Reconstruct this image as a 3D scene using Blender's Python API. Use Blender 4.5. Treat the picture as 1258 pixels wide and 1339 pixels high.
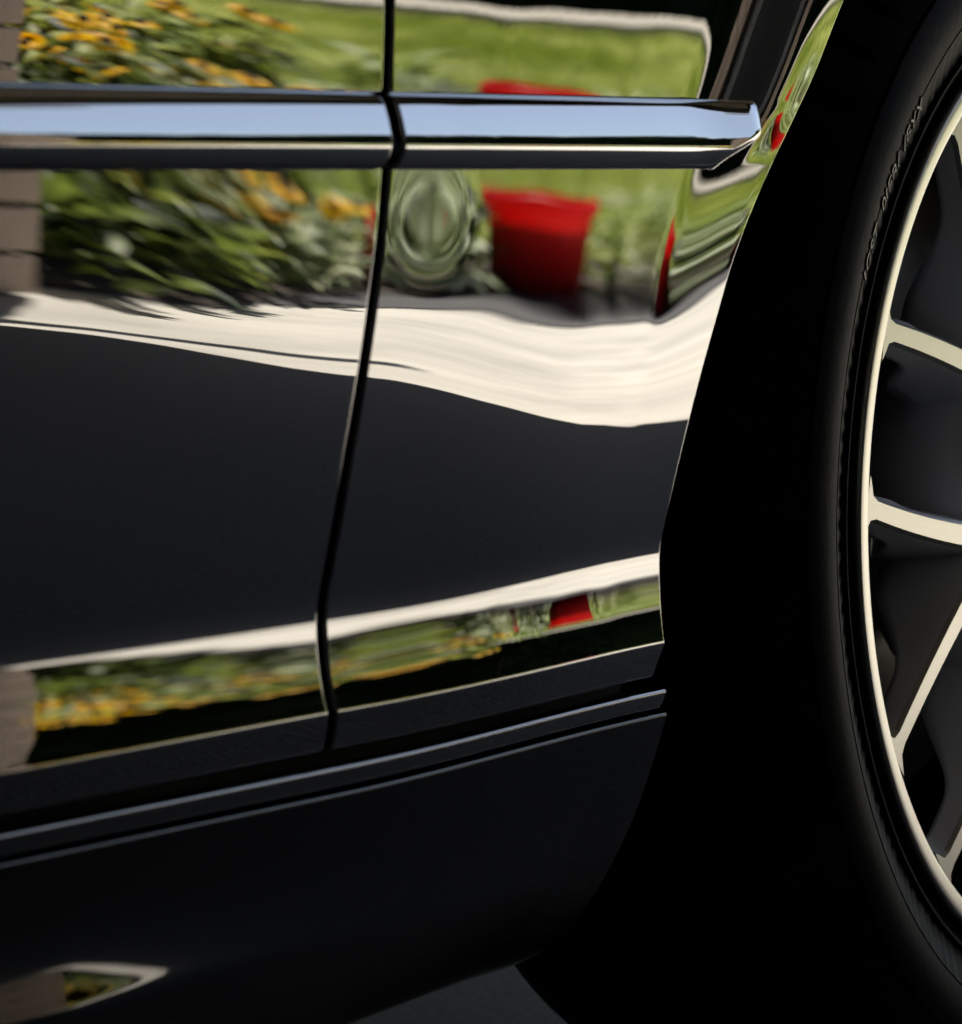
import bpy, math, random
import numpy as np
from mathutils import Vector, Matrix

scene = bpy.context.scene
for o in list(bpy.data.objects):
    bpy.data.objects.remove(o)
R = math.radians
random.seed(7)
rng = np.random.default_rng(11)

# ------------------------------------------------------------------ camera
PHI, PIT = math.atan(3761 / 6000), math.atan(460 / 6000)
fh = Vector((math.cos(PHI), math.sin(PHI), 0))
CAM = Vector((0, 0, 0.51)) - fh * 1.857
fwd = fh * math.cos(PIT) + Vector((0, 0, -math.sin(PIT)))
rgt = Vector((math.sin(PHI), -math.cos(PHI), 0))
upv = rgt.cross(fwd)
cd = bpy.data.cameras.new('camera')
cam = bpy.data.objects.new('camera', cd)
scene.collection.objects.link(cam)
cam.matrix_world = Matrix(((rgt.x, upv.x, -fwd.x, CAM.x), (rgt.y, upv.y, -fwd.y, CAM.y),
                           (rgt.z, upv.z, -fwd.z, CAM.z), (0, 0, 0, 1)))
cd.sensor_fit = 'HORIZONTAL'
cd.sensor_width = 36
cd.lens = 6000 / 1258 * 36
cd.clip_start, cd.clip_end = 0.05, 500
cd.dof.use_dof = True
cd.dof.focus_distance = 2.16
cd.dof.aperture_fstop = 16
scene.camera = cam

# ------------------------------------------------------------------ sky and sun
TO_SUN = Vector((0.42, -0.28, 0.86)).normalized()
w = bpy.data.worlds.new('World')
scene.world = w
w.use_nodes = True
nt = w.node_tree
bg = nt.nodes['Background']
sky = nt.nodes.new('ShaderNodeTexSky')
sky.sky_type = 'NISHITA'
sky.sun_disc = False
sky.sun_elevation = math.asin(TO_SUN.z)
sky.sun_rotation = math.atan2(TO_SUN.x, TO_SUN.y)
sky.air_density = 1.0
sky.dust_density = 1.5
nt.links.new(sky.outputs[0], bg.inputs[0])
bg.inputs[1].default_value = 0.05
sd = bpy.data.lights.new('sun', 'SUN')
sd.energy = 5.0
sd.angle = R(0.53)
sd.color = (1.0, 0.94, 0.84)
sun = bpy.data.objects.new('sun', sd)
scene.collection.objects.link(sun)
sun.location = (3, -6, 9)
sun.rotation_euler = TO_SUN.to_track_quat('Z', 'Y').to_euler()

vs = scene.view_settings
vs.view_transform = 'Standard'
vs.look = 'None'
vs.exposure = 2.45
vs.gamma = 1
vs.use_curve_mapping = False
scene.cycles.use_denoising = True
scene.cycles.max_bounces = 8
scene.cycles.caustics_reflective = False
scene.cycles.caustics_refractive = False
scene.cycles.sample_clamp_indirect = 6

# ------------------------------------------------------------------ materials
def mat(name, color=(.5, .5, .5), rough=.5, metal=0, ior=1.5, coat=0, coat_ior=1.5, coat_rough=0.0, aniso=0, transl=None):
    m = bpy.data.materials.new(name)
    m.use_nodes = True
    b = m.node_tree.nodes['Principled BSDF']
    b.inputs['Base Color'].default_value = (*color, 1)
    b.inputs['Roughness'].default_value = rough
    b.inputs['Metallic'].default_value = metal
    b.inputs['IOR'].default_value = ior
    b.inputs['Coat Weight'].default_value = coat
    b.inputs['Coat IOR'].default_value = coat_ior
    b.inputs['Coat Roughness'].default_value = coat_rough
    b.inputs['Anisotropic'].default_value = aniso
    return m

def noise_color(m, c0, c1, scale=5, detail=6, coords='Object', lo=.35, hi=.65, stretch=None):
    t = m.node_tree
    b = t.nodes['Principled BSDF']
    tc = t.nodes.new('ShaderNodeTexCoord')
    mp = t.nodes.new('ShaderNodeMapping')
    n = t.nodes.new('ShaderNodeTexNoise')
    r = t.nodes.new('ShaderNodeValToRGB')
    n.inputs['Scale'].default_value = scale
    n.inputs['Detail'].default_value = detail
    if stretch:
        mp.inputs['Scale'].default_value = stretch
    r.color_ramp.elements[0].position = lo
    r.color_ramp.elements[1].position = hi
    r.color_ramp.elements[0].color = (*c0, 1)
    r.color_ramp.elements[1].color = (*c1, 1)
    t.links.new(tc.outputs[coords], mp.inputs[0])
    t.links.new(mp.outputs[0], n.inputs['Vector'])
    t.links.new(n.outputs['Fac'], r.inputs['Fac'])
    t.links.new(r.outputs['Color'], b.inputs['Base Color'])
    return n, mp

def bump(m, scale, strength, dist=.01, detail=4, stretch=None, coat=False):
    t = m.node_tree
    b = t.nodes['Principled BSDF']
    tc = t.nodes.new('ShaderNodeTexCoord')
    mp = t.nodes.new('ShaderNodeMapping')
    n = t.nodes.new('ShaderNodeTexNoise')
    bp = t.nodes.new('ShaderNodeBump')
    n.inputs['Scale'].default_value = scale
    n.inputs['Detail'].default_value = detail
    if stretch:
        mp.inputs['Scale'].default_value = stretch
    bp.inputs['Strength'].default_value = strength
    bp.inputs['Distance'].default_value = dist
    t.links.new(tc.outputs['Object'], mp.inputs[0])
    t.links.new(mp.outputs[0], n.inputs['Vector'])
    t.links.new(n.outputs['Fac'], bp.inputs['Height'])
    t.links.new(bp.outputs[0], b.inputs['Normal'])
    if coat:
        t.links.new(bp.outputs[0], b.inputs['Coat Normal'])

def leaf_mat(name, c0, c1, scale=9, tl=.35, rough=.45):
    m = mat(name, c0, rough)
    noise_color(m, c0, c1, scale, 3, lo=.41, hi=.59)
    t = m.node_tree
    b = t.nodes['Principled BSDF']
    tr = t.nodes.new('ShaderNodeBsdfTranslucent')
    mx = t.nodes.new('ShaderNodeMixShader')
    mx.inputs[0].default_value = tl
    b.inputs['Specular IOR Level'].default_value = .12
    src = b.inputs['Base Color'].links[0].from_socket
    t.links.new(src, tr.inputs[0])
    t.links.new(b.outputs[0], mx.inputs[1])
    t.links.new(tr.outputs[0], mx.inputs[2])
    t.links.new(mx.outputs[0], t.nodes['Material Output'].inputs[0])
    return m

PAINT = mat('black_paint', (.0035, .0035, .0042), .25, ior=1.7, coat=1, coat_ior=1.75)
PAINT.node_tree.nodes['Principled BSDF'].inputs['Roughness'].default_value = 0.0
SKIRT = mat('skirt_plastic', (.003, .003, .0034), .04, ior=1.45)
TRIM = mat('gloss_black_trim', (.003, .003, .0035), 0.0, ior=2.3, coat=1, coat_ior=2.2)
RUBBER = mat('tyre_rubber', (.012, .011, .0105), .62, ior=1.4)
noise_color(RUBBER, (.0022, .0021, .002), (.026, .019, .014), 11, 10, lo=.45, hi=.78)
RUBBER.node_tree.nodes['Principled BSDF'].inputs['Specular IOR Level'].default_value = .1
bump(RUBBER, 220, .25, .001)
LETTER = mat('tyre_lettering', (.006, .006, .006), .5)
SILVER = mat('machined_alloy', (.36, .35, .325), .33, metal=1)
bump(SILVER, 300, .02, .0006, 3, stretch=(1, 1, .05))
GUN = mat('gunmetal_alloy', (.85, .85, .88), .34, metal=.0, ior=1.6, coat=.35, coat_rough=.12)
bump(GUN, 700, .08, .0006)
BARREL = mat('dark_rim_barrel', (.025, .025, .027), .45)
bump(BARREL, 500, .08, .0006)
BLACKP = mat('black_plastic', (.008, .008, .008), .75)
noise_color(BLACKP, (.005, .005, .005), (.012, .012, .012), 30)
DISC = mat('brake_iron', (.16, .15, .14), .4, metal=.9)
noise_color(DISC, (.1, .09, .08), (.2, .19, .18), 40)
GLASS = mat('dark_glass', (.01, .012, .012), .02, ior=1.5)
CONC = mat('driveway_concrete', (.5, .47, .42), .85)
noise_color(CONC, (.36, .337, .298), (.52, .49, .43), 3.2, 10, lo=.3, hi=.6)
bump(CONC, 60, .1, .004, 8)
BEDSHADE = mat('bed_shade', (.05, .05, .052), .9)  # dark tone painted in for the shade of plants and pot
noise_color(BEDSHADE, (.038, .037, .039), (.06, .058, .06), 40)
bump(BEDSHADE, 150, .4, .004)
SHADEFLOOR = mat('shade_dark_asphalt', (.19, .175, .155), .85)  # rough ground, coloured darker to deepen the shade around the car
n_, _ = noise_color(SHADEFLOOR, (.15, .133, .112), (.24, .211, .176), 200, 8, lo=.3, hi=.7)
bump(SHADEFLOOR, 160, .35, .004, 6)
SOIL = mat('soil', (.045, .03, .02), .95)
noise_color(SOIL, (.02, .014, .01), (.07, .048, .032), 30)
bump(SOIL, 40, .8, .02)
LAWN = mat('lawn_ground', (.15, .22, .04), .9)
noise_color(LAWN, (.24, .30, .05), (.58, .60, .26), 1.5, 8, lo=.4, hi=.6)
GRASS = leaf_mat('grass_blades', (.26, .33, .05), (.6, .62, .24), 1.2, .4)
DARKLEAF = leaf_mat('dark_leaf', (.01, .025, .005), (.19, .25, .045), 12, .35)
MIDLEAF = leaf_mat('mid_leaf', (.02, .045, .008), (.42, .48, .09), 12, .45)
PALELEAF = leaf_mat('pale_leaf', (.16, .22, .08), (.62, .66, .42), 16, .3)
HOSTA = leaf_mat('hosta_leaf', (.34, .42, .22), (.62, .66, .48), 30, .3)
LIMELEAF = leaf_mat('lime_leaf', (.2, .28, .05), (.45, .5, .17), 8, .4)
HEDGE = leaf_mat('hedge_leaf', (.008, .016, .006), (.02, .035, .012), 5, .1)
PETAL = leaf_mat('yellow_petal', (.9, .48, .006), (.96, .64, .014), 25, .35)
CONE = mat('flower_cone', (.02, .01, .006), .8)
noise_color(CONE, (.012, .006, .004), (.04, .02, .01), 300)
STEM = leaf_mat('green_stem', (.07, .11, .03), (.12, .15, .05), 20, .1)
REDPOT = leaf_mat('red_plastic', (.78, .02, .02), (.86, .03, .022), 6, .45, .35)
REDPOT.node_tree.nodes['Principled BSDF'].inputs['Specular IOR Level'].default_value = .3
BRICK = mat('tan_brick', (.4, .31, .24), .85)
noise_color(BRICK, (.42, .33, .27), (.5, .4, .33), 9)
bump(BRICK, 70, .5, .004)
MORTAR = mat('mortar', (.42, .37, .31), .9)
noise_color(MORTAR, (.36, .32, .27), (.46, .41, .35), 25)
GREYWALL = mat('grey_painted_wall', (.2, .22, .25), .7)
noise_color(GREYWALL, (.32, .34, .37), (.4, .42, .45), 3)
BOUNCEWALL = mat('bounce_wall_paint', (.7, .7, .7), .8)  # kept pale to bounce light onto left-facing wheel parts
noise_color(BOUNCEWALL, (.64, .64, .65), (.74, .74, .74), 2)
BLACKPAINTED = mat('black_block_paint', (.006, .006, .007), .6)  # for the added block that mirrors as black
noise_color(BLACKPAINTED, (.005, .005, .006), (.009, .009, .009), 6)
DARKWOOD = mat('dark_roof_boards', (.03, .024, .02), .8)
noise_color(DARKWOOD, (.02, .016, .013), (.045, .036, .03), 4, stretch=(1, 12, 1))
KERB = mat('kerb_stone', (.5, .46, .4), .85)
noise_color(KERB, (.25, .225, .18), (.36, .33, .27), 8)

# ------------------------------------------------------------------ helpers
def link(o, parent=None):
    scene.collection.objects.link(o)
    if parent:
        o.parent = parent
    return o

def meshobj(name, verts, faces, m, parent=None, smooth=False, mats=None, fmat=None, normals=None):
    me = bpy.data.meshes.new(name)
    me.from_pydata([tuple(v) for v in verts], [], [tuple(f) for f in faces])
    for mm in (mats or [m]):
        me.materials.append(mm)
    if fmat is not None:
        me.polygons.foreach_set('material_index', fmat)
    if smooth or normals is not None:
        me.polygons.foreach_set('use_smooth', [True] * len(me.polygons))
    me.update()
    if normals is not None:
        me.normals_split_custom_set_from_vertices([tuple(n) for n in normals])
    o = bpy.data.objects.new(name, me)
    return link(o, parent)

def empty(name, loc=(0, 0, 0), parent=None):
    o = bpy.data.objects.new(name, None)
    o.location = loc
    o.empty_display_size = .1
    return link(o, parent)

def tag(o, label=None, cat=None, group=None, kind=None):
    if label: o['label'] = label
    if cat: o['category'] = cat
    if group: o['group'] = group
    if kind: o['kind'] = kind
    return o

def box(name, a, b, m, parent=None, bev=0.0):
    (x0, y0, z0), (x1, y1, z1) = a, b
    v = [(x0, y0, z0), (x1, y0, z0), (x1, y1, z0), (x0, y1, z0), (x0, y0, z1), (x1, y0, z1), (x1, y1, z1), (x0, y1, z1)]
    f = [(0, 3, 2, 1), (4, 5, 6, 7), (0, 1, 5, 4), (1, 2, 6, 5), (2, 3, 7, 6), (3, 0, 4, 7)]
    o = meshobj(name, v, f, m, parent)
    if bev:
        md = o.modifiers.new('bevel', 'BEVEL')
        md.width = bev
        md.segments = 2
    return o

def grid_faces(nr, nc, flip=False, base=0, wrap=False):
    i, j = np.meshgrid(np.arange(nr - 1), np.arange(nc if wrap else nc - 1), indexing='ij')
    j2 = (j + 1) % nc
    a = base + i * nc + j
    b = base + i * nc + j2
    c = base + (i + 1) * nc + j2
    d = base + (i + 1) * nc + j
    q = [a, d, c, b] if flip else [a, b, c, d]
    return np.stack([k.ravel() for k in q], 1).tolist()

def lathe(name, prof, m, parent=None, seg=160, smooth=True, mats=None, fm=None, a0=0.0, a1=2 * math.pi):
    """profile of (radius, depth along +Y) turned about the local Y axis"""
    full = abs(a1 - a0 - 2 * math.pi) < 1e-6
    n = seg if full else seg + 1
    th = a0 + (a1 - a0) * np.arange(n) / seg
    v = []
    for r, t in prof:
        v += [(r * math.cos(q), t, r * math.sin(q)) for q in th]
    f = grid_faces(len(prof), n, False, 0, full)
    fmat = None
    if fm is not None:
        per = seg
        fmat = [k for k in fm for _ in range(per)]
    return meshobj(name, v, f, m, parent, smooth, mats, fmat)

def pchip(xk, yk, x):
    xk = np.asarray(xk, float); yk = np.asarray(yk, float)
    h = np.diff(xk); dl = np.diff(yk) / h
    d = np.zeros_like(yk)
    for i in range(1, len(xk) - 1):
        if dl[i - 1] * dl[i] > 0:
            w1 = 2 * h[i] + h[i - 1]; w2 = h[i] + 2 * h[i - 1]
            d[i] = (w1 + w2) / (w1 / dl[i - 1] + w2 / dl[i])
    d[0], d[-1] = dl[0], dl[-1]
    x = np.clip(x, xk[0], xk[-1])
    i = np.clip(np.searchsorted(xk, x) - 1, 0, len(h) - 1)
    t = (x - xk[i]) / h[i]
    return ((1 + 2 * t) * (1 - t) ** 2 * yk[i] + t * (1 - t) ** 2 * h[i] * d[i]
            + t * t * (3 - 2 * t) * yk[i + 1] + t * t * (t - 1) * h[i] * d[i + 1])

def smooth(a, b, x):
    t = np.clip((np.asarray(x, float) - a) / (b - a), 0, 1)
    return t * t * (3 - 2 * t)

# ------------------------------------------------------------------ ground and surroundings (mirrored in the paint)
def sheet(name, pts, z, m, kind='structure'):
    o = meshobj(name, [(x, y, z) for x, y in pts], [tuple(range(len(pts)))], m)
    return tag(o, kind=kind)

sheet('driveway', [(-40, -40), (60, -40), (60, 40), (-40, 40)], 0, CONC)
sheet('shade_floor', [(-4.2, -2.2), (1.9, -2.2), (2.035, -2.03), (2.035, 4.2), (-4.2, 4.2)], .004, SHADEFLOOR)  # dark sheet, cut along the shadow edge to deepen the shade
BED = [(2.42, -2.14), (2.66, -2.16), (3.0, -2.27), (3.35, -2.44), (3.7, -2.60), (4.05, -2.66), (4.4, -2.68), (4.75, -2.66), (5.2, -2.52), (5.8, -2.3), (6.6, -2.0),
       (7.4, -2.5), (6.3, -3.1), (5.2, -3.35), (4.2, -3.45), (3.0, -3.6), (2.42, -3.7)]
EDGE = [(3.20, -2.385), (3.45, -2.42), (3.75, -2.42), (4.1, -2.46), (4.4, -2.44), (4.75, -2.36), (5.2, -2.2), (5.8, -1.95), (6.6, -1.6), (6.6, -2.05), (5.8, -2.36), (5.2, -2.58), (4.75, -2.72), (4.4, -2.78), (4.05, -2.74), (3.7, -2.72), (3.35, -2.56)]
sheet('lawn', [(2.42, -2.6), (3.2, -2.7), (4.2, -2.95), (5.1, -2.8), (6.6, -2.2), (9, -1.2), (16, 2.5), (45, 2.5), (45, -40), (0.5, -40), (0.5, -4.3)], .004, LAWN)
sheet('bed_shade_strip', EDGE, .005, BEDSHADE)  # shadow of plants and pot painted as a dark sheet
tag(sheet('flower_bed_soil', BED, .009, SOIL))

# grass blades over the part of the lawn that the paint mirrors
def grass():
    n = 26000
    u = rng.random(n); q = rng.random(n)
    D = 5.9 + 7.0 * u ** .8
    ang = R(24) + R(19) * q
    X = D * np.cos(ang); Y = -D * np.sin(ang)
    keep = (Y < -3.0 - 0.0 * X) & (X > 4.3)
    X, Y = X[keep], Y[keep]
    n = len(X)
    h = .05 + .06 * rng.random(n)
    a = rng.random(n) * 2 * np.pi
    wd = .006 + .006 * rng.random(n)
    lean = .05 * (rng.random((n, 2)) - .5)
    v = np.zeros((n, 3, 3))
    v[:, 0] = np.stack([X - wd * np.cos(a), Y - wd * np.sin(a), np.full(n, .004)], 1)
    v[:, 1] = np.stack([X + wd * np.cos(a), Y + wd * np.sin(a), np.full(n, .004)], 1)
    v[:, 2] = np.stack([X + lean[:, 0], Y + lean[:, 1], h], 1)
    f = np.arange(n * 3).reshape(n, 3)
    o = meshobj('grass', v.reshape(-1, 3), f.tolist(), GRASS)
    tag(o, 'bright sunlit lawn grass mirrored above the side moulding', 'grass', kind='stuff')
grass()

def leaf_verts(p, d, up, L, W, droop=.25):
    """one folded leaf: 8 verts, 6 faces"""
    d = d.normalized()
    s = d.cross(up)
    if s.length < 1e-4:
        s = Vector((1, 0, 0))
    s.normalize()
    n = s.cross(d)
    pts = []
    for t, wv in ((0, .12), (.35, 1), (.7, .75)):
        c = p + d * (L * t) - Vector((0, 0, 1)) * (droop * L * t * t)
        pts += [c - s * (W * wv * .5) + n * (W * .14 * wv), c, c + s * (W * wv * .5) + n * (W * .14 * wv)]
    pts.append(p + d * L - Vector((0, 0, 1)) * (droop * L))
    f = [(0, 1, 4, 3), (1, 2, 5, 4), (3, 4, 7, 6), (4, 5, 8, 7), (6, 7, 9), (7, 8, 9)]
    return pts, f

def foliage(name, leaves, m, parent):
    V, F = [], []
    for p, d, L, W, dr in leaves:
        pts, f = leaf_verts(p, d, Vector((random.uniform(-.3, .3), random.uniform(-.3, .3), 1)), L, W, dr)
        b = len(V)
        V += pts
        F += [tuple(k + b for k in q) for q in f]
    return meshobj(name, V, F, m, parent, True)

def tube(name, pts, rad, m, parent, seg=6):
    V, F = [], []
    for i, p in enumerate(pts):
        t = (pts[min(i + 1, len(pts) - 1)] - pts[max(i - 1, 0)]).normalized()
        a = t.orthogonal().normalized(); b = t.cross(a)
        for k in range(seg):
            q = 2 * math.pi * k / seg
            V.append(p + a * (rad * math.cos(q)) + b * (rad * math.sin(q)))
    F = grid_faces(len(pts), seg, False, 0, True)
    return meshobj(name, V, F, m, parent, True)

def bloom_mesh():
    V, F = [], []
    n = 13
    for k in range(n):
        a = 2 * math.pi * k / n + random.uniform(-.08, .08)
        c, s = math.cos(a), math.sin(a)
        L = random.uniform(.030, .036)
        b = len(V)
        for t, wv, z in ((.006, .003, .0), (.018, .0065, .001), (L * .8, .006, -.003), (L, .0015, -.007)):
            V.append((c * t - s * -wv, s * t + c * -wv, z)); V.append((c * t, s * t, z + .0012)); V.append((c * t - s * wv, s * t + c * wv, z))
        for i in range(3):
            q = b + i * 3
            F += [(q, q + 1, q + 4, q + 3), (q + 1, q + 2, q + 5, q + 4)]
    me = bpy.data.meshes.new('bloom')
    me.from_pydata(V, [], F)
    me.materials.append(PETAL)
    return me

def cone_mesh():
    V, F = [], []
    for i, (r, z) in enumerate(((.0095, -.001), (.0098, .004), (.008, .009), (.0045, .0125), (.0008, .0135))):
        V += [(r * math.cos(2 * math.pi * k / 10), r * math.sin(2 * math.pi * k / 10), z) for k in range(10)]
    F = grid_faces(5, 10, False, 0, True)
    me = bpy.data.meshes.new('flower_centre')
    me.from_pydata(V, [], F)
    me.materials.append(CONE)
    me.polygons.foreach_set('use_smooth', [True] * len(me.polygons))
    return me
BLOOMS = [bloom_mesh() for _ in range(3)]
CONEM = cone_mesh()

def daisy(loc, height, nb, label, leafm=MIDLEAF, spread=.2, nl=90, size=1.0):
    root = empty('daisy_plant', loc)
    tag(root, label, 'flowers', 'yellow daisies in the flower bed')
    lv = []
    for _ in range(nl):
        a = random.uniform(0, 2 * math.pi)
        z = random.uniform(.03, height * .8)
        r = spread * random.uniform(.1, .8) * (1 - .3 * z / height)
        d = Vector((math.cos(a), math.sin(a), random.uniform(-.1, .8)))
        lv.append((Vector((r * math.cos(a), r * math.sin(a), z)), d, random.uniform(.05, .10), random.uniform(.022, .04), random.uniform(.1, .6)))
    foliage('foliage', lv, leafm, root)
    for k in range(nb):
        a = random.uniform(0, 2 * math.pi)
        r = spread * random.uniform(.15, 1.1)
        top = Vector((r * math.cos(a), r * math.sin(a), height * random.uniform(.42 if height > .2 else .75, 1.04)))
        base = Vector((top.x * .25, top.y * .25, .02))
        mid = base.lerp(top, .55) + Vector((top.x * -.1, top.y * -.1, 0))
        tube('stem', [base, mid, top], .0024, STEM, root, 5)
        bl = bpy.data.objects.new('bloom', random.choice(BLOOMS))
        bl.location = top
        bl.rotation_euler = (random.uniform(-.5, .9), random.uniform(-.5, .5), random.uniform(0, 6))
        s = random.uniform(.9, 1.15) * size
        bl.scale = (s, s, s)
        link(bl, root)
        cn = bpy.data.objects.new('flower_centre', CONEM)
        link(cn, bl)
    return root

def leafy(name, loc, label, cat, m, n, rad, height, L, W, group=None, up=(.1, 1.0)):
    root = empty(name, loc)
    tag(root, label, cat, group)
    lv = []
    for _ in range(n):
        a = random.uniform(0, 2 * math.pi)
        z = random.uniform(.01, height)
        r = rad * random.uniform(.05, .9)
        d = Vector((math.cos(a), math.sin(a), random.uniform(*up)))
        lv.append((Vector((r * math.cos(a), r * math.sin(a), z)), d, random.uniform(*L), random.uniform(*W), random.uniform(.1, .5)))
    foliage('leaves', lv, m, root)
    tube('stem', [Vector((0, 0, 0)), Vector((.01, 0, height * .5)), Vector((0, .01, height * .9))], .006, STEM, root)
    return root

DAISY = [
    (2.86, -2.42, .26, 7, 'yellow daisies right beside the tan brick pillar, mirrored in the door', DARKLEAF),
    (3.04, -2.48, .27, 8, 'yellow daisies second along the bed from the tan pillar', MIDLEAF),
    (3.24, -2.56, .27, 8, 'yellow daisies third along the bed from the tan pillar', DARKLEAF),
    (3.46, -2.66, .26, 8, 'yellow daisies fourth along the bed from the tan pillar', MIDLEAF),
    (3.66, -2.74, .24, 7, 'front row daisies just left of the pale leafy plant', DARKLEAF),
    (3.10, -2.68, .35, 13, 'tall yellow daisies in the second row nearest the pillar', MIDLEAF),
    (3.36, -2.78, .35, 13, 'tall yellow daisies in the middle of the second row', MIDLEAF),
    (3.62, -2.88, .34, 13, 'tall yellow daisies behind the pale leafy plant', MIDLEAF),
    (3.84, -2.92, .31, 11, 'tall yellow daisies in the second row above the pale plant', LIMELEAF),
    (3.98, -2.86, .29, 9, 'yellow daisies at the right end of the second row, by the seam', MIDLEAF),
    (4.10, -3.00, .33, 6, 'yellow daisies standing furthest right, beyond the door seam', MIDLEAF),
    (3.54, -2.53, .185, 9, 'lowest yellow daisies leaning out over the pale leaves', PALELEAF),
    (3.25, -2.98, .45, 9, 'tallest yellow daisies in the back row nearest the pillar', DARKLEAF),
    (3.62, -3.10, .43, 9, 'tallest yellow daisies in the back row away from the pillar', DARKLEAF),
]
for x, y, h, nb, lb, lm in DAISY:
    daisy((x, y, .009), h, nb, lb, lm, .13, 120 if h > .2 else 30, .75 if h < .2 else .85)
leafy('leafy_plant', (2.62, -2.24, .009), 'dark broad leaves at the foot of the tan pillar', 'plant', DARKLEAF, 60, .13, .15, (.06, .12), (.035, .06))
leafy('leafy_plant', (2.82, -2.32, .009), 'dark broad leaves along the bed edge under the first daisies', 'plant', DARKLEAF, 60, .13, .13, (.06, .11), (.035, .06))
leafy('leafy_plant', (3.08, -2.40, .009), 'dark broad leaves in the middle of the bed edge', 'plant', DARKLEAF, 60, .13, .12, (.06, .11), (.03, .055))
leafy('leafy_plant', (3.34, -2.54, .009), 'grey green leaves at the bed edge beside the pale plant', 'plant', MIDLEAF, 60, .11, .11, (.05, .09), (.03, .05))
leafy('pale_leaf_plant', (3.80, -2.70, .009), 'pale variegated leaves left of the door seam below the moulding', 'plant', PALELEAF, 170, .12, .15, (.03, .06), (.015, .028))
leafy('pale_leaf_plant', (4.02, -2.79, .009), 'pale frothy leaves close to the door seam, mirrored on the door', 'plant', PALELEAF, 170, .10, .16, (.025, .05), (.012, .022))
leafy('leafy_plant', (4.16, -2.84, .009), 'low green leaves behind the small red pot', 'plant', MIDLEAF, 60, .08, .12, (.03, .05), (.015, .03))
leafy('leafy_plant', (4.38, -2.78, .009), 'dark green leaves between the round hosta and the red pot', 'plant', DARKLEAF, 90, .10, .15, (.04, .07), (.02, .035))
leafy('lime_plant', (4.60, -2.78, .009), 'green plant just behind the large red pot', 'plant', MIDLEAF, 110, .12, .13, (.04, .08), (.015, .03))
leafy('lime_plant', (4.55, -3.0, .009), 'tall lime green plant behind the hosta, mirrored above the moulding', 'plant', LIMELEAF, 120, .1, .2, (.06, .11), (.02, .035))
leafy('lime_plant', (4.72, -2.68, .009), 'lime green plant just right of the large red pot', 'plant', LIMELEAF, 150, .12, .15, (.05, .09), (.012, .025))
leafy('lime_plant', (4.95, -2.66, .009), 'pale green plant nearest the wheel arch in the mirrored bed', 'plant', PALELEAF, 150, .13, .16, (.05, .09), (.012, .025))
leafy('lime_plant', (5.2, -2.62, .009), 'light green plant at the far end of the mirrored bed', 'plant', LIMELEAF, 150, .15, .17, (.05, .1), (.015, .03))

def hosta(loc, label):
    root = empty('hosta', loc)
    tag(root, label, 'plant')
    lv = []
    for ring, (n, r, el, L) in enumerate(((14, .03, .2, .075), (12, .022, .7, .075), (9, .015, 1.4, .07), (5, .008, 3.0, .06))):
        for k in range(n):
            a = 2 * math.pi * (k + .5 * (ring % 2)) / n + random.uniform(-.1, .1)
            lv.append((Vector((r * math.cos(a), r * math.sin(a), .025 + .03 * ring)), Vector((math.cos(a), math.sin(a), el)), L, .042, .45))
    foliage('leaves', lv, HOSTA, root)
    root.scale = (1.3, 1.3, 1.3)
    return root
hosta((4.25, -2.74, .01), 'round pale hosta right of the door seam, mirrored on the fender')

def pot(loc, r, h, label, name='red_pot'):
    root = empty(name, loc)
    tag(root, label, 'pot')
    prof = [(0.0, .004), (r * .74, .004), (r * .76, .0), (r * .97, h * .86), (r * .97, h * .865), (r * 1.06, h * .87), (r * 1.08, h * .9), (r * 1.08, h * .98),
            (r * 1.05, h), (r * 1.0, h), (r * .95, h * .95), (r * .74, h * .12), (0.0, h * .12)]
    def turn(pr, nm, m):
        n = 48
        V = []
        for rr, z in pr:
            V += [(rr * math.cos(2 * math.pi * k / n), rr * math.sin(2 * math.pi * k / n), z) for k in range(n)]
        o = meshobj(nm, V, grid_faces(len(pr), n, False, 0, True), m, root, False)
        o.data.polygons.foreach_set('use_smooth', [True] * len(o.data.polygons))
        return o
    turn(prof[:5], 'pot_wall', REDPOT)
    turn([(r * .972, h * .866)] + prof[5:10], 'rim', REDPOT)
    turn(prof[9:], 'pot_inside', REDPOT)
    turn([(0.0, h * .7), (r * .9, h * .7), (r * .735, h * .125)], 'glow_block_soil', SOIL)  # solid fill added to stop light glowing through the lower wall
    return root
pot((4.50, -2.69, .0), .088, .185, 'large red plastic pot mirrored on the fender under the moulding')
pot((4.10, -2.74, .0), .014, .16, 'small narrow red pot mirrored beside the door seam')

def kerb_run():
    root = empty('kerb', (9, -9, 0))
    tag(root, 'pale stone kerb at the far edge of the lawn', 'kerb')
    p0, p1 = Vector((5.0, -10.3, 0)), Vector((19.4, 1.85, 0))
    n = 21
    d = (p1 - p0) / n
    for k in range(n):
        c = p0 + d * (k + .5) - root.location
        L = d.length * .5 - .008
        o = box('kerb_stone', (-L, -.55, 0), (L, .55, .11), KERB, root, .02)
        o.location = c
        o.rotation_euler = (0, 0, math.atan2(d.y, d.x))
kerb_run()

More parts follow.
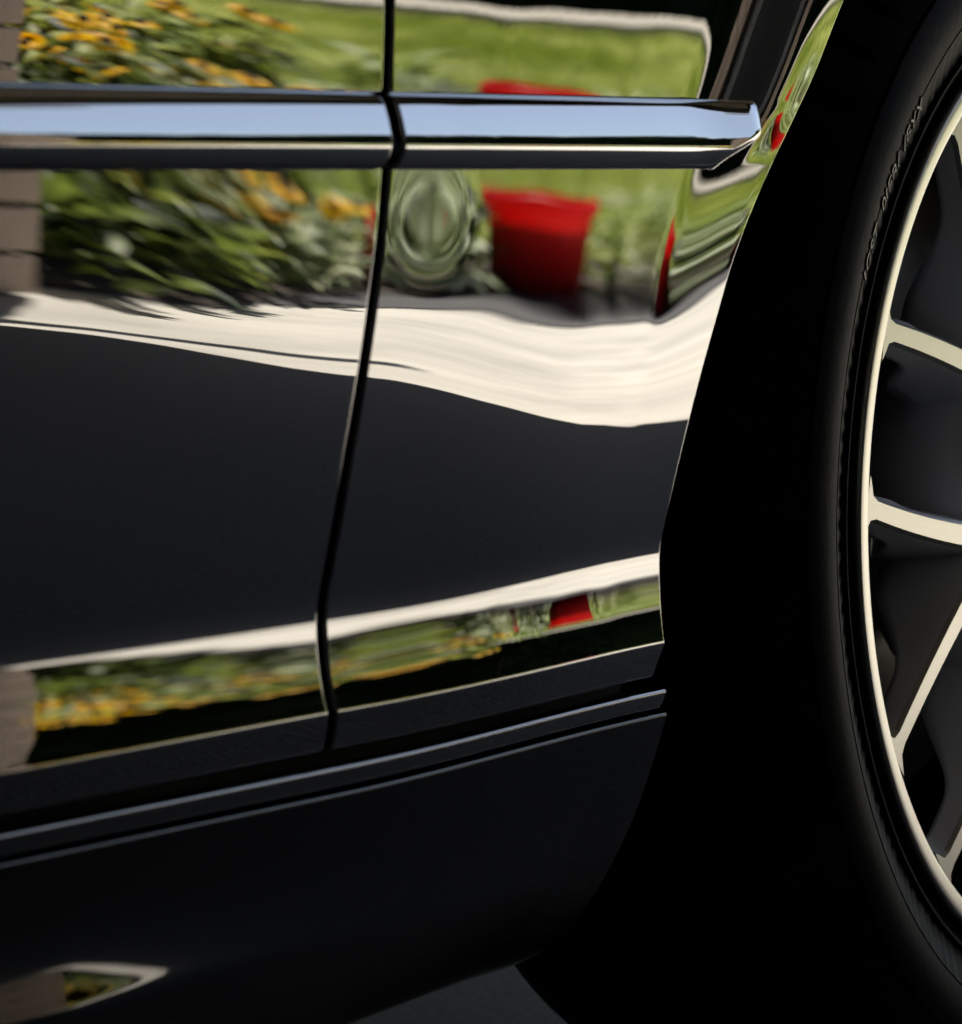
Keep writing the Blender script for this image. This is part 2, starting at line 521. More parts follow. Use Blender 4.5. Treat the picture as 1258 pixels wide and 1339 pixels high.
def hedge(loc0, loc1, n, label):
    root = empty('hedge', loc0)
    tag(root, label, 'hedge')
    a, b = Vector(loc0), Vector(loc1)
    along = b - a
    nrm = Vector((-along.y, along.x, 0)).normalized()
    lv = []
    for _ in range(n):
        t = random.random()
        z = random.uniform(.0, 1) ** .8 * (3.1 + .3 * math.sin(t * 23) + .15 * math.sin(t * 61))
        o = nrm * random.uniform(-.55, .55)
        p = along * t + o + Vector((0, 0, z))
        d = Vector((random.uniform(-1, 1), random.uniform(-1, 1), random.uniform(-.4, .9)))
        lv.append((p, d, random.uniform(.16, .30), random.uniform(.1, .17), .3))
    foliage('leaves', lv, HEDGE, root)
    nr, nc = 14, 90
    V = []
    for i in range(nr):
        for j in range(nc):
            t = j / (nc - 1)
            zt = 2.75 + .3 * math.sin(t * 23) + .15 * math.sin(t * 61)
            p = along * t + Vector((0, 0, zt * i / (nr - 1))) + nrm * random.uniform(-.18, .18)
            V.append(p)
    meshobj('twig_mass', V, grid_faces(nr, nc), HEDGE, root)
    for k in range(9):
        c = along * ((k + .5) / 9)
        tube('stem', [c, c + Vector((.03, 0, .7)), c + Vector((0, .02, 2.6))], .05, DARKWOOD, root)
hedge((6.2, -13.2, 0), (17.5, -3.4, 0), 9500, 'dark evergreen hedge behind the far kerb')

# carport: tan brick pillar, inner wall, roof
def carport():
    root = empty('carport', (2.0, -2.25, 0))
    tag(root, 'carport with tan brick pillar mirrored at the left edge of the paint', 'carport')
    off = root.location
    def B(name, a, b, m, bev=0.0, par=root):
        return box(name, tuple(Vector(a) - off), tuple(Vector(b) - off), m, par, bev)
    core = B('pillar', (2.005, -2.425, 0), (2.385, -2.075, 2.5), MORTAR)
    bz, bl, bd = .065, .19, .02
    bm = None
    row = 0
    z = .006
    while z < 2.46:
        sh = (row % 2) * .5
        for face in range(2):
            n = 2
            for k in range(-1, n + 1):
                if face == 0:      # face towards the car
                    x0 = 1.995 + (k + sh) * (bl + .01); x1 = x0 + bl
                    x0, x1 = max(x0, 1.995), min(x1, 2.40)
                    if x1 > 2.33: x1 = 2.40
                    if x1 - x0 < .03 or x0 > 2.33: continue
                    j = random.uniform(0, .006)
                    B('brick', (x0, -2.0755, z), (x1, -2.058 + j, z + bz), BRICK, .003)
                else:              # face towards the street
                    y0 = -2.43 + (k + sh) * (.17 + .01); y1 = y0 + .17
                    y0, y1 = max(y0, -2.43), min(y1, -2.0765)
                    if y1 - y0 < .03: continue
                    B('brick', (2.3845, y0, z), (2.402 + random.uniform(0, .006), y1, z + bz), BRICK, .003)
        z += bz + .01
        row += 1
    B('wall_panel', (-4.2, -2.40, 0), (2.002, -2.25, 2.5), GREYWALL)
    B('bounce_wall', (-4.35, -2.4, 0), (-4.21, 4.6, 2.5), BOUNCEWALL)  # unseen wall, made pale as a light reflector for the wheel
    B('roof', (-4.5, -2.75, 2.502), (3.02, 4.8, 2.66), DARKWOOD)
    B('sky_block_fascia', (3.022, -2.75, 2.12), (3.06, 4.8, 2.70), DARKWOOD)  # unseen board, hung low to cut sky light on the ground
    g = box('shadow_bar', (-.25, -.018, 0), (.19, .018, .05), GREYWALL, root, .004)  # added unseen bar, placed to cast a thin finger of shadow
    g.location = Vector((3.25, -2.36, 2.14)) - off
    g.rotation_euler = (0, 0, math.atan2(.41, .18))
    B('sky_block_wall', (-4.2, 4.25, 0), (2.95, 4.4, 2.5), GREYWALL)  # added unseen wall, shuts out sky light to darken the ground
carport()
bpy.data.objects['carport'].location.x += .012
blk = empty('dark_block', (.9, -2.05, 0))  # added block, placed to give a black reflection in the flare
tag(blk, 'tall black block added by the carport wall for the black reflection in the arch lip', 'dark block')
box('dark_block_body', (-.93, -.19, .05), (.62, .16, 1.9), BLACKPAINTED, blk, .01)
for k in range(2):
    box('dark_block_front', (-.92 + k * .77, .162, .08), (-.16 + k * .77, .18, 1.87), BLACKPAINTED, blk, .004)
    box('dark_block_base', (-.85 + k * .77, -.15, 0), (-.25 + k * .77, .12, .05), BLACKPAINTED, blk)

# ------------------------------------------------------------------ the car
XW, ZW, RA = 0.62, 0.339, 0.43        # front wheel centre and arch radius
WB = 2.86                              # wheelbase
HG = np.linspace(.13, .96, 8301)
AK = [(.13, 78), (.148, 68), (.162, 46), (.185, 32), (.212, 25), (.245, 19), (.268, 17), (.2885, 24), (.291, 22), (.3012, 21), (.3030, 3), (.3050, -9), (.312, -6.4),
      (.325, -3.0), (.333, -1.4), (.339, .8), (.3442, 5.6), (.350, 11.4), (.356, 13.5), (.37, 12.6), (.40, 9.3), (.425, 6.3), (.44, 5.0), (.4565, 3.4),
      (.50, 2.9), (.535, 4.6), (.572, 3.9), (.60, 3.0), (.65, .5), (.72, -3), (.80, -8), (.86, -13), (.90, -24), (.92, -38), (.94, -60), (.96, -72)]
A0 = np.tan(np.radians(pchip([k[0] for k in AK], [k[1] for k in AK], HG)))
D0 = np.concatenate([[0], np.cumsum((A0[1:] + A0[:-1]) * .5 * (HG[1] - HG[0]))])
D0 -= np.interp(.50, HG, D0)

def term(knots):
    c = np.radians(pchip([k[0] for k in knots], [k[1] for k in knots], HG))
    C = np.concatenate([[0], np.cumsum((c[1:] + c[:-1]) * .5 * (HG[1] - HG[0]))])
    C -= np.interp(.50, HG, C)
    return c, C
T1 = term([(.13, 0), (.28, 0), (.305, -1.4), (.335, -1.8), (.36, -2.4), (.385, -2.4), (.41, -.6), (.43, 1.0), (.454, 1.8), (.50, 1.4), (.56, .6), (.65, 0), (.96, 0)])     # door twist towards the rear
T2 = term([(.13, 0), (.352, 0), (.37, -2.0), (.402, -2.5), (.44, -2.0), (.4565, -.3), (.50, 0), (.96, 0)])          # flatter fender
T3 = term([(.13, 0), (.198, 0), (.206, -26), (.211, -37), (.217, -33), (.232, -21), (.248, -8), (.260, 0), (.96, 0)])            # flared skirt edge
B1 = lambda X: 1.0 * smooth(-.07, -.33, X)
B2 = lambda X: smooth(-.09, .09, X) * (1 - .25 * smooth(.11, .2, X))
B3 = lambda X: np.clip((.15 - np.asarray(X, float)) / .37, 0, 1.03)
def plan(X):
    X = np.asarray(X, float)
    return -.26 * np.clip((X - .95) / .5, 0, None) ** 2.2 - .2 * np.clip((-2.75 - X) / .6, 0, None) ** 2.2
FR = np.linspace(-.02, .14, 1601)
def flare(rk, sk):
    fs = pchip(rk, sk, FR)
    fd = np.concatenate([[0], np.cumsum((fs[1:] + fs[:-1]) * .5 * (FR[1] - FR[0]))])
    return fd[-1] - fd
F_HIGH = flare([-.02, 0, .005, .010, .015, .020, .028, .038, .049, .059, .068, .078, .14], [.0, .015, .03, .06, .14, .25, .32, .285, .18, .08, .02, 0, 0])   # upper arch lip
F_LOW = flare([-.02, 0, .006, .012, .022, .04, .048, .054, .060, .066, .08, .14], [.05, .055, .06, .06, .060, .056, .050, .034, .008, .0, 0, 0])                                                   # soft flare lower down
def wide(h):
    return smooth(.508, .535, h)
STEP = float(np.interp(0, FR, F_HIGH) - np.interp(0, FR, F_LOW))     # the panel above the moulding lies this much further in
def dsurf(X, h):
    X = np.asarray(X, float); h = np.asarray(h, float)
    d = np.interp(h, HG, D0) + plan(X)
    d = d + B1(X) * np.interp(h, HG, T1[1]) + B2(X) * np.interp(h, HG, T2[1])
    d = d - .93 * STEP * wide(h)
    fl = 0
    for xc in (XW, XW - WB):
        rho = np.hypot(X - .019 * smooth(.455, .56, h) - xc, np.maximum(h - ZW, 0)) - RA
        rc = np.clip(rho, -.02, .14)
        fl = fl + np.interp(rc, FR, F_HIGH) * wide(h) * (1 + 2.4 * np.clip(h - .535, 0, .09)) + np.interp(rc, FR, F_LOW) * (1 - wide(h)) * (.25 + .75 * smooth(.40, .53, h))
    # faint waviness of pressed sheet metal and one shallow dent
    wav = 0
    for ax, ah, ph, am in ((31, 90, .4, 7e-6), (52, -38, 2.1, 8e-6), (75, 61, 4.0, 5e-6), (118, -96, 1.2, 3.5e-6), (20, 95, 5.2, 4e-6)):
        wav = wav + am * np.sin(ax * X + ah * h + ph)
    dent = -.00020 * np.exp(-((X + .036) ** 2 + (h - .487) ** 2) / (2 * .0135 ** 2))
    return d + fl + wav * (.35 + .45 * smooth(-.10, 0, X)) + dent
def dskirt(X, h):
    return np.interp(h, HG, D0) + plan(X) + B3(X) * np.interp(h, HG, T3[1]) - 0
def surf_normals(fn, X, h):
    e = 3e-4
    dx = (fn(X + e, h) - fn(X - e, h)) / (2 * e)
    eh = 1.5e-4
    dh = (fn(X, h + eh) - fn(X, h - eh)) / (2 * eh)
    n = np.stack([-dx, -np.ones_like(dx), -dh], -1)
    return n / np.linalg.norm(n, axis=-1, keepdims=True)

WID = 1.86
def drop(X, h):
    """the sill lines fall slightly towards the rear"""
    return h - (.0105 - .0055 * smooth(-.06, .20, X)) * smooth(.43, .36, h)
def panel(name, Xg, Hg, parent, m=PAINT, fn=dsurf, edges=(.012, .012, 0, .012), far=False, off=None):
    """curved sheet y = -fn(X, h) on a structured grid with folded-in edges (left, right, top, bottom)"""
    D = fn(Xg, Hg)
    if off is not None:
        D = D + off
    P = np.stack([Xg, -D, Hg], -1)
    N = surf_normals(fn, Xg, Hg)
    def fold(P, N, axis, side, depth, r=.0015):
        e = P.take(0 if side == 0 else -1, axis); q = P.take(1 if side == 0 else -2, axis)
        n = N.take(0 if side == 0 else -1, axis)
        t = e - q
        t = t - (t * n).sum(-1, keepdims=True) * n
        t = t / np.maximum(np.linalg.norm(t, axis=-1, keepdims=True), 1e-9)
        Ps, Ns = [], []
        for k in range(1, 6):
            a = math.pi / 2 * k / 5
            Ps.append(e + t * (r * math.sin(a)) - n * (r * (1 - math.cos(a))))
            Ns.append(n * math.cos(a) + t * math.sin(a))
        Ps.append(Ps[-1] - n * depth); Ns.append(Ns[-1])
        if side == 0:
            Ps, Ns = Ps[::-1], Ns[::-1]
        Ps = np.stack(Ps, axis); Ns = np.stack(Ns, axis)
        return (np.concatenate([Ps, P], axis), np.concatenate([Ns, N], axis)) if side == 0 else (np.concatenate([P, Ps], axis), np.concatenate([N, Ns], axis))
    if edges[0]: P, N = fold(P, N, 1, 0, edges[0])
    if edges[1]: P, N = fold(P, N, 1, 1, edges[1])
    if edges[3]: P, N = fold(P, N, 0, 0, edges[3])
    if edges[2]: P, N = fold(P, N, 0, 1, edges[2])
    P[..., 2] = drop(P[..., 0], P[..., 2])
    nr, nc = P.shape[:2]
    P = P.reshape(-1, 3); N = N.reshape(-1, 3)
    if far:
        P = P * [1, -1, 1] + [0, WID, 0]; N = N * [1, -1, 1]
    return meshobj(name, P, grid_faces(nr, nc, far), m, parent, True, normals=N)

def rows(a, b):
    """fine rows where the section turns quickly"""
    seg = [(.13, .19, .002), (.19, .262, .0015), (.262, .2885, .001), (.2885, .2998, .0014), (.2998, .306, .00025), (.306, .36, .001), (.36, .50, .002), (.50, .57, .0025), (.57, .66, .005), (.66, .86, .01), (.86, .96, .005)]
    r = []
    for s, e, st in seg:
        lo, hi = max(s, a), min(e, b)
        if hi - lo > 1e-6:
            r += list(np.linspace(lo, hi, max(2, int(round((hi - lo) / st)) + 1))[:-1])
    return np.array(r + [b])

SEAM = [(.13, -.078), (.289, -.078), (.307, -.083), (.336, -.086), (.365, -.0865), (.394, -.0845), (.424, -.080), (.453, -.076), (.483, -.0715), (.508, -.0697), (.535, -.0610), (.572, -.063), (.70, -.073), (.96, -.10)]
seam = lambda h: pchip([k[0] for k in SEAM], [k[1] for k in SEAM], h)
GAP = .0085
def xgrid(h, xl, xr, n, pw=None):
    u = np.linspace(0, 1, n)
    if pw: u = 1 - (1 - u) ** pw
    L = np.broadcast_to(xl, h.shape)[:, None]; Rr = np.broadcast_to(xr, h.shape)[:, None]
    return L + (Rr - L) * u[None], np.repeat(h[:, None], n, 1)

car = empty('car', (-.8, .93, 0))
tag(car, 'glossy black car mirroring a flower garden in its door and fender', 'car')
CARLOC = Vector(car.location)
class Sub: pass
def unshift(o):
    o.location = o.location - CARLOC
    return o

def arch_left(h, xc=XW):
    a = xc - np.sqrt(np.clip(RA ** 2 - np.clip(h - ZW, 0, None) ** 2, 0, None))
    return a - .016 * (1 - smooth(.36, .48, h)) + .027 * smooth(.455, .56, h)
def build_side(far):
    nm = lambda s: s
    o = []
    h = rows(.2885, .93)
    fx = 1 if not far else 1
    # front door
    if far: h = rows(.2885, .93)[::4]
    xs = seam(h)
    left = xs[:, None] * 0 - 1.16
    n = 150 if not far else 30
    X, H = xgrid(h, -1.16, xs - GAP / 2, n, 1.6)
    o.append(panel('front_door', X, H, car, edges=(.012, .014, 0, .010), far=far))
    X, H = xgrid(h[::2], -2.05, -1.165, 40)
    ar = arch_left(H[:, 0], XW - WB)
    # rear door, cut by the rear arch
    xr0 = np.maximum(-2.05, np.where(H[:, 0] < ZW + RA, XW - WB + np.sqrt(np.clip((RA + .02) ** 2 - np.clip(H[:, 0] - ZW, 0, None) ** 2, 0, None)), -2.05))
    X, H = xgrid(h[::2], xr0, -1.165, 40)
    o.append(panel('rear_door', X, H, car, edges=(.012, .012, 0, .010), far=far))
    # fender behind the arch
    t = np.linspace(0, 1, 40)[1:]
    lo = rows(.2885, .62) if not far else rows(.2885, .62)[::4]
    a0 = math.asin((.62 - ZW) / RA)
    hi = ZW + RA * np.sin(a0 + (math.pi / 2 - .002 - a0) * t)
    hf = np.concatenate([lo, hi])
    n = 190 if not far else 40
    X, H = xgrid(hf, seam(hf) + GAP / 2, arch_left(hf), n, 1.7)
    o.append(panel('front_fender', X, H, car, edges=(.014, .06, 0, .010), far=far))
    # fender above and ahead of the arch
    ht = rows(hf[-1], .90)
    X, H = xgrid(ht, seam(ht) + GAP / 2, 1.44, 120)
    Hs = hf[-1] + (H - hf[-1]) * (1 - .45 * smooth(-.1, 1.44, X))
    o.append(panel('fender_top', X, Hs, car, edges=(0, 0, 0, 0), far=far))
    X, H = xgrid(hf[::2], XW * 2 - arch_left(hf[::2]), 1.44, 60)
    o.append(panel('bumper_corner', X, H, car, edges=(.014, 0, 0, 0), far=far))
    # rear quarter
    hq = hf[::3]
    xc = XW - WB
    X, H = xgrid(hq, -3.4, arch_left(hq, xc), 50)
    o.append(panel('rear_quarter', X, H, car, edges=(0, .014, 0, 0), far=far))
    ht = rows(hf[-1], .93)
    X, H = xgrid(ht, -3.4, -2.055, 60)
    o.append(panel('rear_quarter_top', X, H, car, edges=(0, .01, 0, 0), far=far))
    for k in o: unshift(k)
    return o
NEAR = build_side(False)
FAR = build_side(True)
NEAR[0]['label'] = 'black front door mirroring yellow daisies'
NEAR[2]['label'] = 'black front fender mirroring a red pot'

# side moulding: a glossy bead following the panel surface
MK = [(.5062, 82), (.5070, 66), (.5085, 46), (.5105, 30), (.513, 18), (.5150, 9.5), (.5160, 2.6), (.518, -2), (.5192, -7), (.5205, -11.5), (.5255, -15), (.530, -20), (.5325, -30), (.534, -46), (.5355, -64), (.5364, -80)]
mh = np.linspace(.5062, .5364, 1500)
ma = np.tan(np.radians(pchip([k[0] for k in MK], [k[1] for k in MK], mh)))
mdv = np.concatenate([[0], np.cumsum((ma[1:] + ma[:-1]) * .5 * (mh[1] - mh[0]))])
mdv += .0015 - min(mdv[0], mdv[-1])
M0 = dsurf(-.3, .52)
def mbase(X):
    rho = np.clip(np.hypot(X - XW, .521 - ZW) - RA, -.02, .14)
    return dsurf(X, np.full_like(X, .495)) + .38 * (np.interp(rho, FR, F_HIGH) - np.interp(rho, FR, F_LOW))
def moulding(name, x0, x1, end, n):
    hh = np.concatenate([np.linspace(.5062, .509, 10)[:-1], np.linspace(.509, .534, 44)[:-1], np.linspace(.534, .5364, 10)])
    u = np.linspace(0, 1, n)
    if end: u = 1 - (1 - u) ** 2.2
    def q(X):
        if not end: return np.ones_like(X)
        t = np.clip((X - (x1 - .016)) / .016, 0, 1)
        return np.sqrt(np.clip(1 - t ** 2, 0.0004, 1))
    def fn(X, h):
        # the bead's foot follows the panel at mid height
        base = mbase(X)
        return base + np.interp(h, mh, mdv) * q(X) - .0008
    X = x0 + (x1 - x0) * u
    if end:   # the lower corner of the tip is drawn back
        cut = .030 * smooth(.524, .5062, hh) ** 1.0
        Xg = x0 + (x1 - cut[:, None] - x0) * u[None]
        def fn(X, h):
            base = mbase(X)
            xe = x1 - .030 * smooth(.524, .5062, h)
            t = np.clip((X - (xe - .016)) / .016, 0, 1)
            return base + np.interp(h, mh, mdv) * np.sqrt(np.clip(1 - t ** 2, .0009, 1)) - .0008
    else:
        Xg = np.repeat(X[None], len(hh), 0)
    Hg = np.repeat(hh[:, None], n, 1)
    return unshift(panel(name, Xg, Hg, car, TRIM, fn, edges=(.014, .006 if end else .014, 0, .008)))
moulding('side_moulding', -1.158, -.0825, False, 60)
moulding('side_moulding', -.0715, .219, True, 150)
moulding('side_moulding', -2.0, -1.166, False, 40)

# sill: two slim beads, then the skirt
DREF = float(np.interp(.2885, HG, D0))
def extrude_profile(name, prof, x0, x1, m, n=2, bend=None):
    prof = np.array(prof, float)
    xs = np.linspace(x0, x1, n)
    V = []
    for x in xs:
        pl = float(plan(x))
        V += [(x, -(d + pl), float(drop(x, hh))) for hh, d in prof]
    F = grid_faces(n, len(prof), True)
    return unshift(meshobj(name, V, F, m, car, True))
def rounded(pts, r=.002, k=6):
    out = [Vector((*pts[0], 0))]
    for i in range(1, len(pts) - 1):
        a, b, c = (Vector((*pts[j], 0)) for j in (i - 1, i, i + 1))
        u, v = (a - b).normalized(), (c - b).normalized()
        rr = min(r, (a - b).length * .45, (c - b).length * .45)
        p, q = b + u * rr, b + v * rr
        for s in range(k + 1):
            t = s / k
            out.append(p * (1 - t) ** 2 + b * (2 * t * (1 - t)) + q * t * t)
    out.append(Vector((*pts[-1], 0)))
    return [(p.x, p.y) for p in out]
XE = .196
b1 = rounded([(.2835, DREF - .022), (.2812, DREF - .004), (.2798, DREF + .0005), (.2715, DREF - .003), (.2700, DREF - .012), (.2700, DREF - .02)], .0022)
extrude_profile('sill_trim', b1, -1.9, XE - .004, PAINT, 60)
back = [(.2895, DREF - .012), (.2895, DREF - .020), (.262, DREF - .022)]
extrude_profile('sill_backing', back, -1.9, XE - .008, BLACKP, 2)

def skirt():
    hh = rows(.136, .2668)
    ds = np.interp(.2668, HG, D0)
    def fn(X, h):
        return dskirt(X, h) - ds + DREF - .0045
    n = 220
    u = np.linspace(0, 1, n)
    xr = XE + .004 - .02 * (1 - np.sqrt(np.clip(1 - (np.clip(.24 - hh, 0, None) / .105) ** 2, 0, 1)))
    Xg = -1.85 + (xr[:, None] + 1.85) * (1 - (1 - u[None]) ** 1.9)
    return unshift(panel('side_skirt', Xg, np.repeat(hh[:, None], n, 1), car, SKIRT, fn, edges=(.01, .02, .008, .10)))
skirt()

# unseen bulk of the car: bonnet, cabin, nose, tail, floor, liners
def loft(name, secs, m):
    """secs: list of rows of points"""
    nr, nc = len(secs), len(secs[0])
    V = [p for s in secs for p in s]
    return unshift(meshobj(name, V, grid_faces(nr, nc, False), m, car, True))
def bonnet():
    S = []
    for x in np.linspace(-.15, 1.47, 30):
        zt = (.905 - .14 * smooth(-.1, 1.44, x) * 1.0)
        zt = min(zt, .769 + (.90 - .769) * (1 - .45 * float(smooth(-.1, 1.44, x)))) - .004
        y0 = -float(dsurf(x, .86)) + .012
        S.append([(x, y0 + (WID - 2 * y0) * t, zt + .05 * (1 - (2 * t - 1) ** 4)) for t in np.linspace(0, 1, 25)])
    loft('bonnet', S, PAINT)
bonnet()
def cabin():
    prof = [(-.05, .93), (-.55, 1.16), (-.95, 1.36), (-1.25, 1.43), (-1.7, 1.45), (-2.2, 1.40), (-2.6, 1.25), (-2.95, 1.02), (-3.2, .95)]
    S = []
    for x, z in prof:
        k = (z - .93) / .52
        y0 = .10 + .22 * k
        row = [(x, y0, z - .01)] + [(x, y0 + (WID - 2 * y0) * t, z + .03 * (1 - (2 * t - 1) ** 2)) for t in np.linspace(.02, .98, 15)] + [(x, WID - y0, z - .01)]
        S.append(row)
    loft('roof', S, PAINT)
    for side in (0, 1):
        V, F = [], []
        for x, z in prof:
            k = (z - .93) / .52
            y0 = .10 + .22 * k
            yb = .06
            V += [(x, yb if not side else WID - yb, .915), (x, y0 if not side else WID - y0, z - .012)]
        for i in range(len(prof) - 1):
            F.append((2 * i, 2 * i + 1, 2 * i + 3, 2 * i + 2) if not side else (2 * i + 2, 2 * i + 3, 2 * i + 1, 2 * i))
        unshift(meshobj('side_window', V, F, GLASS, car))
cabin()
def cap(name, x, sgn):
    S = []
    for z in np.linspace(.19, .90, 20):
        y0 = -float(dsurf(x, max(z, .2))) + .004
        zz = min(z, .80)
        S.append([(x + sgn * (.16 * (1 - (2 * t - 1) ** 2) - .05 * ((z - .5) / .35) ** 2), y0 + (WID - 2 * y0) * t, z) for t in np.linspace(0, 1, 21)])
    loft(name, S, PAINT)
cap('front_bumper', 1.44, 1)
cap('rear_bumper', -3.4, -1)
unshift(box('underbody', (-1.75, .16, .20), (.14, WID - .16, .24), BLACKP, car))
unshift(box('firewall', (.10, .40, .21), (.16, WID - .40, .85), BLACKP, car))
def liner(xc, far):
    n = 40
    V = []
    prof = [(RA + .012, .062), (RA + .006, .34), (.02, .345)]
    for r, y in prof:
        for k in range(n + 1):
            a = R(-18) + R(216) * k / n
            V.append((xc + r * math.cos(a), y if not far else WID - y, ZW + r * math.sin(a)))
    unshift(meshobj('wheel_liner', V, grid_faces(3, n + 1, far), BLACKP, car, False))
for xc in (XW, XW - WB):
    liner(xc, False); liner(xc, True)

# ------------------------------------------------------------------ wheel
RR = .249
def tyre(parent):
    prof = [(.2405, .030), (.2435, .016), (.2475, .0085), (.2505, .0065), (.2545, .0052), (.2565, .0030), (.2580, .0028), (.2592, .0048), (.264, .0035), (.270, .0005), (.276, -.0022),
            (.2785, -.0030), (.2790, -.0012), (.2795, -.0030), (.285, -.0045), (.2925, -.0048), (.299, -.0035), (.3035, -.0014), (.3045, .0016), (.3055, -.0002), (.311, .0040), (.316, .0085), (.3205, .014),
            (.3245, .0205), (.3275, .0275), (.3300, .0350), (.3325, .0430), (.3350, .0540), (.3352, .0620), (.3280, .0635), (.3280, .0715), (.3365, .073),
            (.3380, .092), (.3380, .0955), (.3300, .097), (.3300, .104), (.3382, .1055), (.3384, .132), (.3300, .1335), (.3300, .1405), (.3380, .142), (.3365, .168),
            (.3280, .1695), (.3280, .1765), (.3350, .178), (.3300, .200), (.322, .215), (.30, .228), (.27, .228), (.243, .215)]
    seg = 640
    th = 2 * np.pi * np.arange(seg) / seg
    V = []
    for i, (r, t) in enumerate(prof):
        rr = np.full(seg, r); tt = np.full(seg, t)
        if .3155 < r and t < .06:     # lateral sipes across the shoulder
            ph = (th * 64 / (2 * np.pi) + (t - .03) * 6) % 1
            g = np.where(ph < .12, 1.0, 0.0)
            rr = rr - .006 * g * smooth(.3155, .323, r)
            tt = tt + .003 * g
        if .2585 < r < .2765:         # fine radial ribs beside the rim protector
            tt = tt + .0007 * (((th * 160 / (2 * np.pi)) % 1) < .5)
        V += list(zip(rr * np.cos(th), tt, rr * np.sin(th)))
    o = meshobj('tyre', V, grid_faces(len(prof), seg, False, 0, True), RUBBER, parent, True)
    md = o.modifiers.new('edges', 'EDGE_SPLIT'); md.split_angle = R(38)
    return o

def spoke_mesh():
    V, F, FM = [], [], []
    mid = 0.0
    half = R(15.4)
    for sgn in (-1, 1):
        n = 26
        r0, r1 = .098, .2395
        P = []
        for k in range(n):
            s = k / (n - 1)
            p0 = Vector((r0, sgn * .0035)); p2 = Vector((r1 * math.cos(half), sgn * r1 * math.sin(half)))
            p1 = (p0 + p2) * .5 + Vector((.004, sgn * -.0035))
            P.append(p0 * (1 - s) ** 2 + p1 * (2 * s * (1 - s)) + p2 * s * s)
        base = len(V)
        rings = []
        for k in range(n):
            s = k / (n - 1)
            t = (P[min(k + 1, n - 1)] - P[max(k - 1, 0)]).normalized()
            nn = Vector((-t.y, t.x))
            wf = .0054 + .0010 * (1 - s)                 # half width of the machined face
            wf += .011 * max(0, (s - .93) / .07) ** 2.2
            dep = .013 + .036 * (1 - float(smooth(.22, .72, s)))
            wb = wf + .003 + .006 * (1 - s) + .010 * max(0, (s - .84) / .16) ** 2
            y0 = .0014 + .0018 * (1 - s)
            c = P[k]
            ring = []
            for wv, yy in ((-wb, y0 + dep), (-wb * .96, y0 + dep * .8), (-wf - .0014, y0 + .006), (-wf - .0006, y0 + .0022), (-wf + .0012, y0),
                           (wf - .0012, y0), (wf + .0006, y0 + .0022), (wf + .0014, y0 + .006), (wb * .96, y0 + dep * .8), (wb, y0 + dep)):
                q = c + nn * wv
                ring.append((q.x, yy, q.y))
            V += ring
        m = 10
        for i in range(n - 1):
            for j in range(m):
                j2 = (j + 1) % m
                a, b, c2, d = base + i * m + j, base + i * m + j2, base + (i + 1) * m + j2, base + (i + 1) * m + j
                F.append((a, b, c2, d))
                FM.append(0 if j in (3, 4, 5) else 1)
    me = bpy.data.meshes.new('spoke')
    me.from_pydata(V, [], F)
    me.materials.append(SILVER); me.materials.append(GUN)
    me.polygons.foreach_set('material_index', FM)
    me.polygons.foreach_set('use_smooth', [k == 1 for k in FM])
    me.update()
    import bmesh
    bm = bmesh.new(); bm.from_mesh(me); bmesh.ops.recalc_face_normals(bm, faces=bm.faces); bm.to_mesh(me); bm.free()
    return me
SPOKE = spoke_mesh()

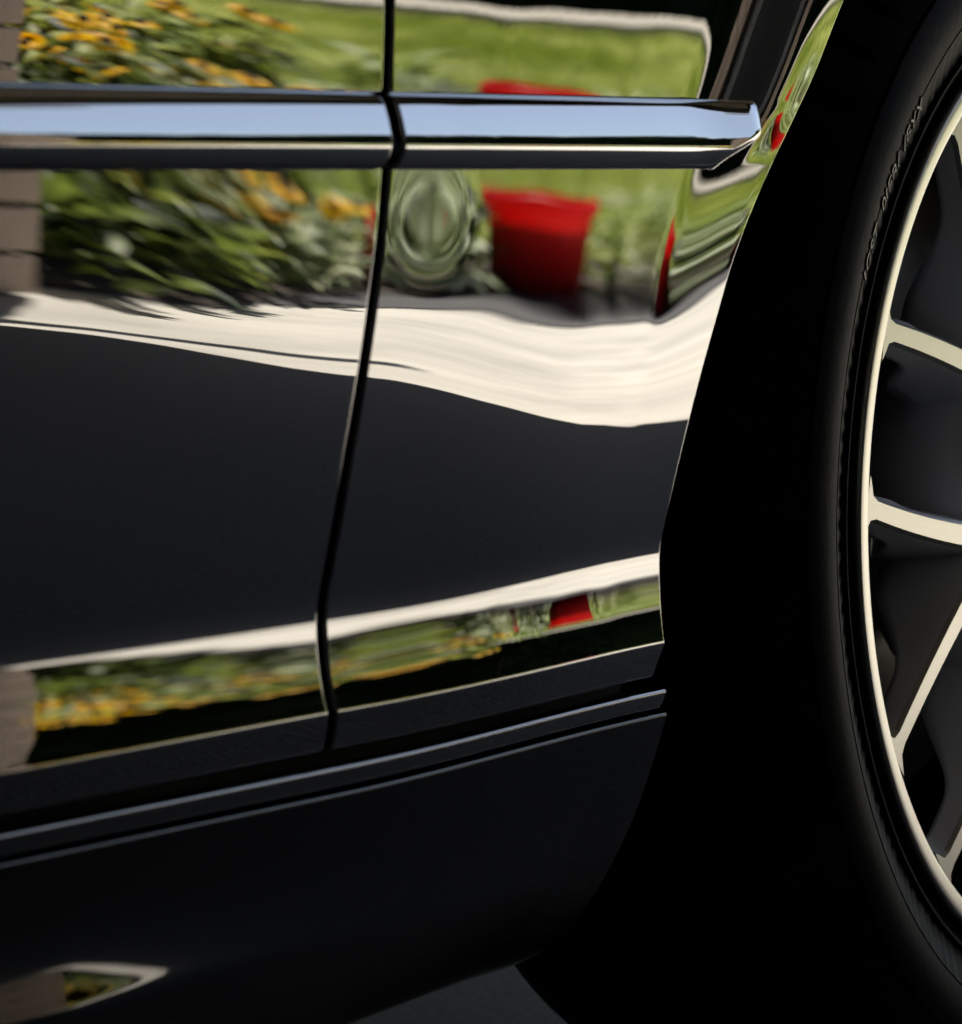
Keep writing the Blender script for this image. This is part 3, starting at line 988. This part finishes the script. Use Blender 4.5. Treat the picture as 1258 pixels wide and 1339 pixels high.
def lettering(parent, text, ang, rad, size):
    fc = bpy.data.curves.new('lettering', 'FONT')
    fc.body = text
    fc.size = size
    fc.extrude = .0005
    fc.align_x = 'CENTER'; fc.align_y = 'CENTER'
    fc.space_character = 1.15
    tmp = bpy.data.objects.new('tmp', fc)
    scene.collection.objects.link(tmp)
    dg = bpy.context.evaluated_depsgraph_get()
    me = bpy.data.meshes.new_from_object(tmp.evaluated_get(dg))
    bpy.data.objects.remove(tmp)
    # bend the text round the sidewall; x of text runs clockwise seen from outside
    co = np.zeros(len(me.vertices) * 3); me.vertices.foreach_get('co', co); co = co.reshape(-1, 3)
    r = rad + co[:, 1]
    a = ang - co[:, 0] / rad          # local frame: X right, Z up, seen from -Y
    prof_r = [.270, .276, .2785, .285, .2925, .299, .3035, .311, .316]
    prof_t = [.0005, -.0022, -.0030, -.0045, -.0048, -.0035, -.0014, .004, .0085]
    y = np.interp(r, prof_r, prof_t) - co[:, 2] - .0002
    me.vertices.foreach_set('co', np.stack([r * np.cos(a), y, r * np.sin(a)], 1).ravel())
    me.materials.clear(); me.materials.append(LETTER)
    me.name = 'lettering'
    o = bpy.data.objects.new('lettering', me)
    return link(o, parent)

def wheel(loc, flip=False, detail=True, proto=None):
    wl = empty('wheel', loc, car)
    wl.location = Vector(loc) - CARLOC
    if flip: wl.rotation_euler = (0, 0, math.pi)
    if proto:
        for ch in proto.children:
            c = ch.copy(); link(c, wl)
        return wl
    tyre(wl)
    rim_prof = [(.2440, .020), (.2472, .0105), (.2490, .0042), (.2489, .0016), (.2480, .0006), (.2470, .0004), (.2440, .0006), (.2400, .0010), (.2386, .0012), (.2378, .0020), (.2370, .0060), (.2362, .016),
                (.2330, .050), (.2260, .075), (.2240, .140), (.2280, .200), (.243, .214)]
    fm = [1, 1, 0, 0, 0, 0, 0, 0, 0, 0, 1, 1, 1, 1, 1, 1]
    lathe('rim', rim_prof, SILVER, wl, 256, True, [SILVER, BARREL], fm)
    for k in range(7):
        s = bpy.data.objects.new('spoke', SPOKE)
        # local angle: image "down from left" angle q -> direction (-cos q, -sin q)
        q = 14.0 + k * 360 / 7
        s.rotation_euler = (0, math.radians(180 - q) , 0)
        link(s, wl)
    lathe('hub', [(.0, .004), (.030, .004), (.033, .008), (.060, .012), (.098, .010), (.108, .014), (.112, .030), (.108, .075), (.06, .09)], GUN, wl, 96)
    lathe('brake_disc', [(.07, .112), (.165, .112), (.167, .114), (.167, .136), (.07, .137)], DISC, wl, 96, True)
    cal = lathe('brake_caliper', [(.105, .092), (.172, .090), (.180, .098), (.180, .150), (.105, .152)], BLACKP, wl, 20, False, a0=R(150), a1=R(205))
    for t, a in (('(EYX', 137), ('0IER(', 144.5), ('IGST', 152.5)):
        lettering(wl, t, R(a), .276, .0125)
    return wl
W1 = wheel((XW, .019, ZW))
wheel((XW - WB, .019, ZW), proto=W1)
wheel((XW, WID - .019, ZW), True, proto=W1)
wheel((XW - WB, WID - .019, ZW), True, proto=W1)
